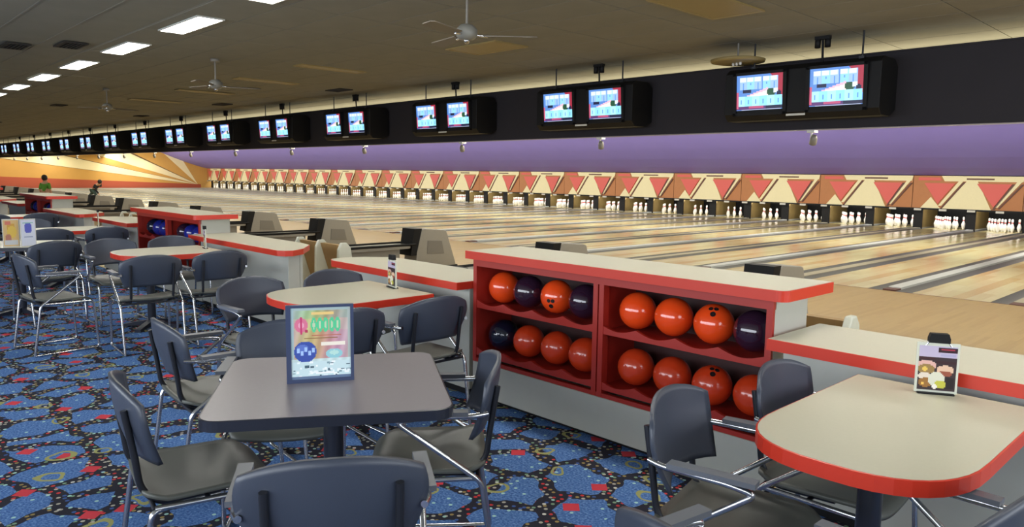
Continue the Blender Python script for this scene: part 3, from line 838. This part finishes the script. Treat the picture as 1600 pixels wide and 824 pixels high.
t = thing('square_table', 'distant pale square table at the left edge behind the table with two cards', 'table', (-16.0, 1.9, 0), TA+.1)
worktop(t, rounded(-.42, .42, -.42, .42, .07), .712, .75, 'tabletop', 'lam_cream', 'edge_navy', 'dark_edge_band'); pedestal(t, .75)

# ================================================================== CHAIRS
def chair_proto(arms):
    t = thing('dining_chair', 'chair', 'chair')
    # seat: faces +Y
    def seatf(u, v):
        a = (u-.5)*2; b = (v-.5)*2
        k = 1-.10*abs(b)**6
        x = a*.235*k*(1-.04*b); y = b*.225*(1-.07*abs(a)**5)
        z = .452+.012*a*a-.012*(1-b*b)*(1-a*a)-.03*max(0, b-.6)**2/.16+.02*max(0, -b-.7)/.3
        return (x, y, z), (0, 0, 1)
    MB().shell(seatf, 16, 14, .016).build('seat', 'seat', t)
    def backf(u, v):
        a = (u-.5)*2; b = v  # v 0 bottom,1 top
        wid = .2+.048*sin(pi*min(1, b*.74))
        z = .565+b*.277-.055*abs(a)**2.4*b**2+.012*(1-a*a)*(1-b)
        x = a*wid; y = -.215-.055*b+.062*a*a-.012*sin(pi*b)
        return (x, y, z), (0, 1, .15)
    MB().shell(backf, 18, 12, .016).build('backrest', 'shell', t)
    for s in (-1, 1):
        x = s*.165
        MB().tube([(x, .05, .425), (x, -.17, .42), (x, -.222, .48), (x*1.02, -.236, .6), (x*1.02, -.262, .76)], .0115, 8, fillet=.05).build('back_upright', 'darktube', t)
        X = s*.245
        if arms:
            MB().tube([(X*.98, -.262, .012), (X, -.2, .42), (X*1.04, .115, .655), (X*1.04, .03, .668), (X*1.03, -.17, .672), (X*.96, -.222, .676)], .0105, 8, fillet=.03).build('rear_leg', 'chrome', t)
            MB().box(min(X*1.04-.022, X*1.04+.022), max(X*1.04-.022, X*1.04+.022), -.15, .115, .678, .694).build('armrest', 'armgrey', t)
        else:
            MB().tube([(X*.98, -.262, .012), (X, -.2, .425), (X*.9, -.1, .428)], .0105, 8, fillet=.03).build('rear_leg', 'chrome', t)
        MB().tube([(X*.98, -.262, .0115), (X*.98, .235, .0115), (X*.97, .205, .42), (X*.97, -.19, .43)], .0105, 8, fillet=.035).build('front_leg', 'chrome', t)
    MB().tube([(-.24, -.02, .428), (.24, -.02, .428)], .009, 6).tube([(-.24, -.19, .428), (.24, -.19, .428)], .009, 6).build('seat_frame', 'darktube', t)
    return t
protoA = protoN = None
def chair(x, y, deg, label, arms=True, group='grey plastic chairs around the tables'):
    """deg: facing direction, counter-clockwise from +X"""
    global protoA, protoN
    rz = radians(deg-90)
    pr = protoA if arms else protoN
    if pr is None:
        pr = chair_proto(arms); pr.location = (x, y, 0); pr.rotation_euler = (0, 0, rz); tag(pr, label, 'chair', group)
        if arms: protoA = pr
        else: protoN = pr
        return pr
    return dup(pr, (x, y, 0), rz, label, group)
chair(-2.70, 1.0, 80, 'dark grey armless chair seen from the side, left of the near grey table', False)
chair(-1.82, 1.05, 149, 'dark chair seen from behind at the bottom edge, in front of the near grey table')
chair(-2.28, 1.74, 231, 'dark chair with a steel arm on the right side of the near grey table')
chair(-3.05, 1.52, -33, 'grey chair whose back shows just behind the near grey table, left of the framed sign')
chair(-3.65, 1.45, 86, 'dark chair seen edge-on to the left behind the near grey table')
chair(-4.55, 2.16, 5, 'grey round-backed chair at the left tip of the middle half-round table')
chair(-4.56, 2.78, 2, 'chair whose back just shows behind the middle half-round table')
chair(-3.62, 2.05, 176, 'dark chair partly hidden by the framed sign, at the middle half-round table')
chair(-3.62, 2.64, 180, 'dark chair seen from behind just left of the nearest ball rack')
chair(-6.78, 2.1, 176, 'left of the two dark chairs seen from behind at the left-middle half-round table')
chair(-6.80, 2.68, 180, 'right of the two dark chairs seen from behind at the left-middle half-round table')
chair(-8.1, 2.86, 0, 'grey chair behind the left-middle half-round table, below the second ball rack')
chair(-8.1, 2.26, 0, 'grey round-backed chair left of the left-middle half-round table')
chair(-7.25, 1.52, 97, 'chair with bright steel frame seen edge-on right of the pale square table')
chair(-8.6, 1.74, 190, 'dark chair seen from behind on the right side of the pale square table')
chair(-9.6, 1.1, 60, 'chair tucked in at the left edge in front of the pale square table')
chair(-10.35, 2.12, 176, 'nearer dark chair seen from behind at the distant half-round table')
chair(-10.35, 2.72, 180, 'farther dark chair seen from behind at the distant half-round table')
chair(-11.95, 2.3, 0, 'dark chair on the far side of the distant half-round table')
chair(-13.95, 2.1, 176, 'far chair seen from behind at the farthest half-round table')
chair(-14.0, 2.75, 180, 'far chair next to the counter at the farthest half-round table')
chair(-15.3, 1.75, 190, 'far dark chair beside the distant pale square table')
chair(-16.6, 2.3, -40, 'far dark chair behind the distant pale square table')
chair(-1.125, 2.12, 12, 'grey chair with its back to the nearest ball rack, left of the lower right table')
chair(-1.06, 2.71, 4, 'grey chair with its back half hidden behind the lower right table')
chair(-.74, 1.50, 82, 'dark chair cut by the bottom edge below the lower right table')
chair(-.615, 2.04, 178, 'bluish chair in the lower right corner at the lower right table')

# ================================================================== THINGS ON THE TABLES
def facing_cam(x, y): return math.atan2(-y, -x)+pi/2   # rotation that turns local -Y to the camera
t = thing('table_sign', 'framed colourful promotional sign standing on the near grey table', 'sign', (-2.5, 1.39, .75), facing_cam(-2.5, 1.39)+radians(2))
fr = MB(); W, H = .25, .3
for a in ((-W/2, -W/2+.018, 0, H), (W/2-.012, W/2, 0, H), (-W/2+.018, W/2-.012, 0, .014), (-W/2+.018, W/2-.012, H-.01, H)): fr.box(a[0], a[1], -.008, .008, a[2], a[3])
fr.box(-W/2, W/2, .008, .05, 0, .004)
fr.build('frame', 'frame_blue', t)
p = Pic(64, 78, (206, 176, 140))
for y in range(78):
    for x in range(64):
        base = (200-30*(y < 12), 178+18*sin(x*.11)-(12 if y > 24 else 0), 150+28*cos(x*.09+y*.03)) if y < 56 else (205, 225, 225)
        st = 10*sin(x*.6+y*.15); p.p[y][x] = tuple(max(0, min(255, int(c+st))) for c in base)
p.rect(0, 0, 64, 3, (170, 190, 190)); p.rect(0, 0, 3, 56, (170, 195, 200)); p.rect(61, 0, 64, 56, (180, 190, 185))
p.rect(22, 5, 46, 8, (240, 205, 130))
p.ell(11, 19, 7, 8, (222, 120, 150)); p.ell(11, 19, 3, 4, (236, 170, 190)); p.rect(10, 10, 12, 29, (200, 60, 110)); p.rect(15, 24, 18, 27, (180, 60, 90))
for i in range(5):
    cx = 24.5+i*6.4; p.ell(cx, 19, 3.2, 8, (90, 205, 150)); p.ell(cx, 19, 1.1, 4.5, (200, 215, 180))
p.rect(22, 30, 54, 31, (190, 110, 90)); p.rect(14, 33, 50, 34, (150, 110, 70))
p.ell(15, 48, 12, 11.5, (62, 84, 168)); p.ell(12, 44, 6, 4, (96, 120, 200))
for i, (a, b) in enumerate(((6, 46), (10, 49), (14, 45), (18, 49), (22, 46))): p.rect(a, b-2, a+3, b+3, (170, 200, 245))
p.rect(32, 38, 58, 42, (246, 236, 220)); p.ell(46, 51, 9, 5.5, (150, 206, 214)); p.ell(46, 50, 5, 2.6, (190, 228, 220))
p.rect(0, 59, 64, 78, (206, 228, 232))
rr = random.Random(3)
for _ in range(46):
    x = rr.randint(0, 60); y = rr.randint(59, 74); p.rect(x, y, x+rr.randint(2, 5), y+rr.randint(1, 3), rr.choice([(70, 96, 110), (240, 248, 250), (130, 160, 170), (245, 250, 250)]))
p.rect(26, 71, 46, 73, (250, 250, 250)); p.rect(0, 75, 64, 78, (100, 120, 150))
p.build('poster', 'print', .22, .276, t, y=-.004, z0=.014, x0=-.107)

def food_pic(seed=0):
    p = Pic(28, 36, (54, 40, 44))
    p.rect(0, 0, 28, 9, (188, 176, 200)); p.rect(14, 1, 28, 5, (50, 28, 36)); p.rect(16, 2, 26, 3, (170, 50, 70)); p.rect(16, 6, 27, 8, (170, 165, 195))
    p.rect(0, 9, 12, 11, (60, 28, 32)); p.rect(13, 12, 28, 14, (56, 30, 34))
    p.ell(6, 16, 7, 4.2, (214, 170, 160)); p.ell(6, 19, 6, 4, (150, 120, 70)); p.ell(5, 19, 2, 1.6, (226, 190, 90))
    p.ell(20, 19, 6.5, 3.6, (220, 184, 156)); p.ell(20, 22, 5, 2.4, (150, 80, 60))
    p.ell(5, 25, 5, 3.2, (220, 206, 190)); p.ell(6, 30, 5, 4, (150, 104, 50)); p.ell(14, 27, 6.5, 6, (212, 210, 190)); p.ell(17, 31, 4, 3.4, (190, 186, 70))
    p.ell(4, 31, 1.6, 1.4, (236, 190, 90)); p.rect(21, 25, 27, 34, (30, 22, 26)); p.ell(13, 33, 2, 2, (240, 232, 220))
    return p
def menu_holder(label, x, y, rz=0, s=1):
    t = thing('menu_holder', label, 'menu card', (x, y, .748), rz, 'menu cards standing on the tables'); t.scale = (s, s, s)
    c = MB().box(-.072, .072, -.004, .004, .004, .196).build('card', 'settee', t)
    food_pic().build('food_picture', 'print', .128, .17, c, y=-.0055, z0=.014, x0=-.064)
    MB().box(-.062, .062, -.02, .02, 0, .006).build('base', 'black', t)
    m = MB(); m.prism([(-.036, .197), (.036, .197), (.036, .214), (.030, .232), (-.030, .232), (-.036, .214)], -.014, .014, axis='y'); m.build('clip', 'black', t)
    MB().tube([(-.032, 0, .2), (-.045, 0, .18)], .005, 6).tube([(.032, 0, .2), (.045, 0, .18)], .005, 6).build('clip_wire', 'chrome', t)
    return t
mh = menu_holder('menu card with food pictures and black clip on the lower right table', -.855, 3.05, facing_cam(-.86, 3.09)+radians(14))
dup(mh, (-4.3, 2.96, .748), radians(-12), 'menu card seen edge-on on the middle half-round table')
dup(mh, (-7.7, 2.98, .748), radians(-14), 'tiny menu card on the left-middle half-round table')
dup(mh, (-11.5, 2.98, .748), radians(-12), 'distant menu card on the small distant half-round table')

def small_card(label, x, y, rz, col):
    t = thing('table_card', label, 'sign', (x, y, .75), rz, 'cards on the pale square table'); t.scale = (.72, 1, 1.05)
    MB().box(-.1, .1, -.004, .004, 0, .27).build('card_holder', 'plate', t)
    p = Pic(16, 22, (205, 170, 110)) if col else Pic(16, 22, (210, 214, 230))
    if col: p.rect(4, 3, 12, 9, (200, 150, 60)); p.ell(9, 10, 5, 5, (212, 176, 70)); p.ell(5, 15, 3, 3, (170, 110, 90)); p.rect(1, 17, 15, 21, (190, 190, 190)); p.rect(2, 1, 8, 4, (200, 110, 90))
    else: p.ell(8, 7, 4.5, 4.5, (90, 96, 190)); p.rect(3, 14, 13, 15, (150, 160, 190)); p.rect(2, 2, 14, 3, (150, 190, 190))
    p.build('printed_face', 'print', .18, .25, t, y=-.0052, z0=.01, x0=-.09)
small_card('tan and yellow printed card standing on the pale square table', -8.88, 1.5, facing_cam(-8.88, 1.5)+.1, 1)
small_card('white printed card with a blue disc on the pale square table', -8.84, 1.64, facing_cam(-8.84, 1.64)+.4, 0)

# ================================================================== BALL RETURNS AND SETTEE SEATS
def ball_return(label, x):
    t = thing('ball_return', label, 'ball return', (x, 0, LZ), 0, 'ball returns')
    # hood: trapezoid in YZ
    prof = [(8.0, .0), (8.95, .0), (8.93, .1), (8.72, .68), (8.66, .7), (8.2, .74), (8.14, .72), (8.03, .3)]
    bevel(MB().prism(prof, -.19, .19, axis='x').build('hood', 'hood', t), .012, 2)
    MB().prism([(7.9, .26), (8.04, .26), (8.15, .745), (7.98, .745)], -.185, .185, axis='x').build('ball_exit', 'black', t)
    MB().prism([(8.26, .28), (8.66, .26), (8.6, .5), (8.28, .52)], .19, .197, axis='x').build('logo_panel', 'hoodd', t)
    # tray
    m = MB(); m.prism(rounded(-.24, .24, 6.0, 7.95, .2), .40, .46); m.build('ball_tray', 'hood', t)
    for s in (-1, 1): MB().tube([(s*.24, 7.97, .47), (s*.24, 6.25, .47), (s*.12, 6.0, .47)], .022, 8, fillet=.1).build('rail', 'black', t)
    MB().lathe([(.17, .46), (.19, .48), (.17, .5), (.05, .505)], 18, (0, 6.25, 0)).build('ball_stop', 'black', t)
    MB().box(-.12, .12, 6.5, 7.7, 0, .40).build('pedestal', 'hood', t)
    MB().box(-.2, .2, 8.0, 8.98, -.0, .03).build('base_plate', 'black', t)
    return t
br = None
for k in range(0, 14):
    x = -4.17-P*k
    lab = 'grey ball return hood, '+('nearest, its top showing over the right of the near rack' if k == 0 else ordn(k)+' from the right, behind the counters')
    if br is None: br = ball_return(lab, x)
    else: dup(br, (x, 0, LZ), 0, lab)

def settee(label, x):
    t = thing('settee_seat', label, 'seat', (x, 4.75, LZ), 0, 'moulded settee seats')
    for s, sx in (('l', -.52), ('m', 0), ('r', .52)):
        poly = [(-.3, 0), (.25, 0), (.25, .4), (.2, .44), (-.02, .46), (-.1, .62), (-.13, .78), (-.18, .83), (-.25, .83), (-.29, .76), (-.3, .5)]
        bevel(MB().prism(poly, sx-.025, sx+.025, axis='x').build('side_panel', 'settee', t), .01, 2)
    for sx in (-.26, .26):
        MB().prism([(-.12, .36), (.24, .38), (.24, .42), (-.1, .41)], sx-.23, sx+.23, axis='x').build('seat', 'tan', t)
        MB().prism([(-.1, .4), (-.06, .42), (-.17, .8), (-.24, .8)], sx-.23, sx+.23, axis='x').build('backrest', 'tan', t)
    return t
s0 = settee('beige moulded settee seat just right of the nearest ball rack', -2.28); s0.scale = (1, 1, 1.12)
dup(s0, (-8.1, 4.75, LZ), 0, 'white moulded settee seats in the wooden opening left of the middle')
dup(s0, (-15.2, 4.75, LZ), 0, 'distant white moulded settee seats by the second opening')
dup(s0, (-22.0, 4.75, LZ), 0, 'farthest white moulded settee seats at left')

# ================================================================== PEOPLE
def skin_mesh(name, pts, edges, m, parent, sub=2):
    me = bpy.data.meshes.new(name); me.from_pydata([p[:3] for p in pts], edges, []); me.materials.append(K[m])
    o = bpy.data.objects.new(name, me); COL.objects.link(o); o.parent = parent
    md = o.modifiers.new('skin', 'SKIN'); md.use_smooth_shade = True
    me.skin_vertices or None
    for i, p in enumerate(pts): me.skin_vertices[0].data[i].radius = (p[3], p[4] if len(p) > 4 else p[3]); 
    me.skin_vertices[0].data[0].use_root = True
    sd = o.modifiers.new('subdivision', 'SUBSURF'); sd.levels = sub; sd.render_levels = sub
    return o
def ensure_skin():
    pass
def person(label, loc, rz, J, cols, scale=1):
    t = thing('person', label, 'person', loc, rz, None); t.scale = (scale,)*3
    Pv, Sh, H, arms, legs = J['pelvis'], J['chest'], J['head'], J['arms'], J['legs']
    def mid(a, b, f): return tuple(a[i]*(1-f)+b[i]*f for i in range(3))
    pts = [Pv+(.12, .1), mid(Pv, Sh, .5)+(.115, .09), Sh+(.14, .1), J['neck']+(.055, .055), mid(J['neck'], H, .45)+(.085, .09), H+(.09, .1)]
    ed = [(0, 1), (1, 2), (2, 3), (3, 4), (4, 5)]
    for A in arms:
        b = len(pts); rs = (.055, .042, .03, .028)
        for p, r in zip(A, rs): pts.append(p+(r, r))
        ed += [(2, b)]+[(b+i, b+i+1) for i in range(len(A)-1)]
    for L in legs:
        b = len(pts); rs = (.085, .06, .04, .035)
        for p, r in zip(L, rs): pts.append(p+(r, r))
        ed += [(0, b)]+[(b+i, b+i+1) for i in range(len(L)-1)]
    def mk(name, P_, E_, m):
        me = bpy.data.meshes.new(name); me.from_pydata([p[:3] for p in P_], E_, []); me.materials.append(K[m])
        o = bpy.data.objects.new(name, me); COL.objects.link(o); o.parent = t
        md = o.modifiers.new('skin', 'SKIN'); md.use_smooth_shade = True
        if not me.skin_vertices:
            bpy.context.view_layer.objects.active = o
            bpy.ops.mesh.customdata_skin_add()
        for i, p in enumerate(P_): me.skin_vertices[0].data[i].radius = (p[3], p[4])
        me.skin_vertices[0].data[0].use_root = True
        sd = o.modifiers.new('subdivision', 'SUBSURF'); sd.levels = 2; sd.render_levels = 2
        return o
    mk('body', pts, ed, 'skin')
    g = .012
    n0 = 6
    cp = [pts[i][:3]+(pts[i][3]+g, pts[i][4]+g) for i in (0, 1, 2)]; ce = [(0, 1), (1, 2)]
    for ai in range(len(arms)):
        b = len(cp); src = [pts[n0+ai*4+i] for i in range(3 if cols.get('long') else 2)]
        cp += [p[:3]+(p[3]+g, p[4]+g) for p in src]; ce += [(2, b)]+[(b+i, b+i+1) for i in range(len(src)-1)]
    mk('shirt', cp, ce, cols['shirt'])
    cp = [pts[0][:3]+(pts[0][3]+g+.003, pts[0][4]+g+.003)]; ce = []
    for li in range(len(legs)):
        b = len(cp); src = [pts[n0+len(arms)*4+li*4+i] for i in range(3)]
        cp += [p[:3]+(p[3]+g, p[4]+g) for p in src]; ce += [(0, b), (b, b+1), (b+1, b+2)]
    mk('trousers', cp, ce, cols['trousers'])
    for L in legs:
        a = L[2]; e_ = L[3]
        mk('shoe', [a[:2]+(a[2]-.0,)+(.045, .045), e_+(.042, .035)], [(0, 1)], 'black')
    hx, hy, hz = H
    hb = MB(); hb.lathe([(max(1e-4, .108*sin(pi*(.18+.82*i/10))), -.125*cos(pi*(.18+.82*i/10))) for i in range(11)], 14)
    h = hb.build('hair', 'hair', t, (hx, hy-.03, hz+.03)); h.rotation_euler = (radians(12), 0, 0)
    nb = MB().lathe([(.0001, -.02), (.014, -.012), (.006, .02), (.0001, .024)], 8).build('nose', 'skin', t, (hx, hy+.105, hz-.01))
    return t
stand = dict(pelvis=(0, 0, .78), chest=(0, 0, 1.12), neck=(0, .01, 1.22), head=(0, .02, 1.34),
    arms=[((.16, 0, 1.13), (.22, -.02, .9), (.2, .08, .7), (.19, .12, .63)), ((-.16, 0, 1.13), (-.22, -.02, .9), (-.2, .08, .7), (-.19, .12, .63))],
    legs=[((.09, 0, .7), (.1, .02, .4), (.1, 0, .08), (.1, .12, .045)), ((-.09, 0, .7), (-.1, .02, .4), (-.1, 0, .08), (-.1, .12, .045))])
bend = dict(pelvis=(0, -.12, .66), chest=(0, .18, .92), neck=(0, .28, .98), head=(0, .36, 1.04),
    arms=[((.16, .2, .9), (.2, .25, .64), (.16, .38, .45), (.15, .42, .38)), ((-.16, .18, .92), (-.32, .05, .82), (-.44, -.05, .95), (-.48, -.08, 1.0))],
    legs=[((.09, -.08, .6), (.1, .18, .38), (.1, .05, .08), (.1, .17, .045)), ((-.09, -.14, .6), (-.05, -.4, .36), (.05, -.68, .1), (.05, -.6, .045))])
person('distant person with dark hair in a green shirt at far left', (-33.6, 6.9, LZ), radians(40), stand, dict(shirt='green', trousers='jeans'))
person('distant person in a black top bending forward on the approach', (-43.3, 11.15, LZ), radians(-60), bend, dict(shirt='jacket', trousers='trous', long=True))
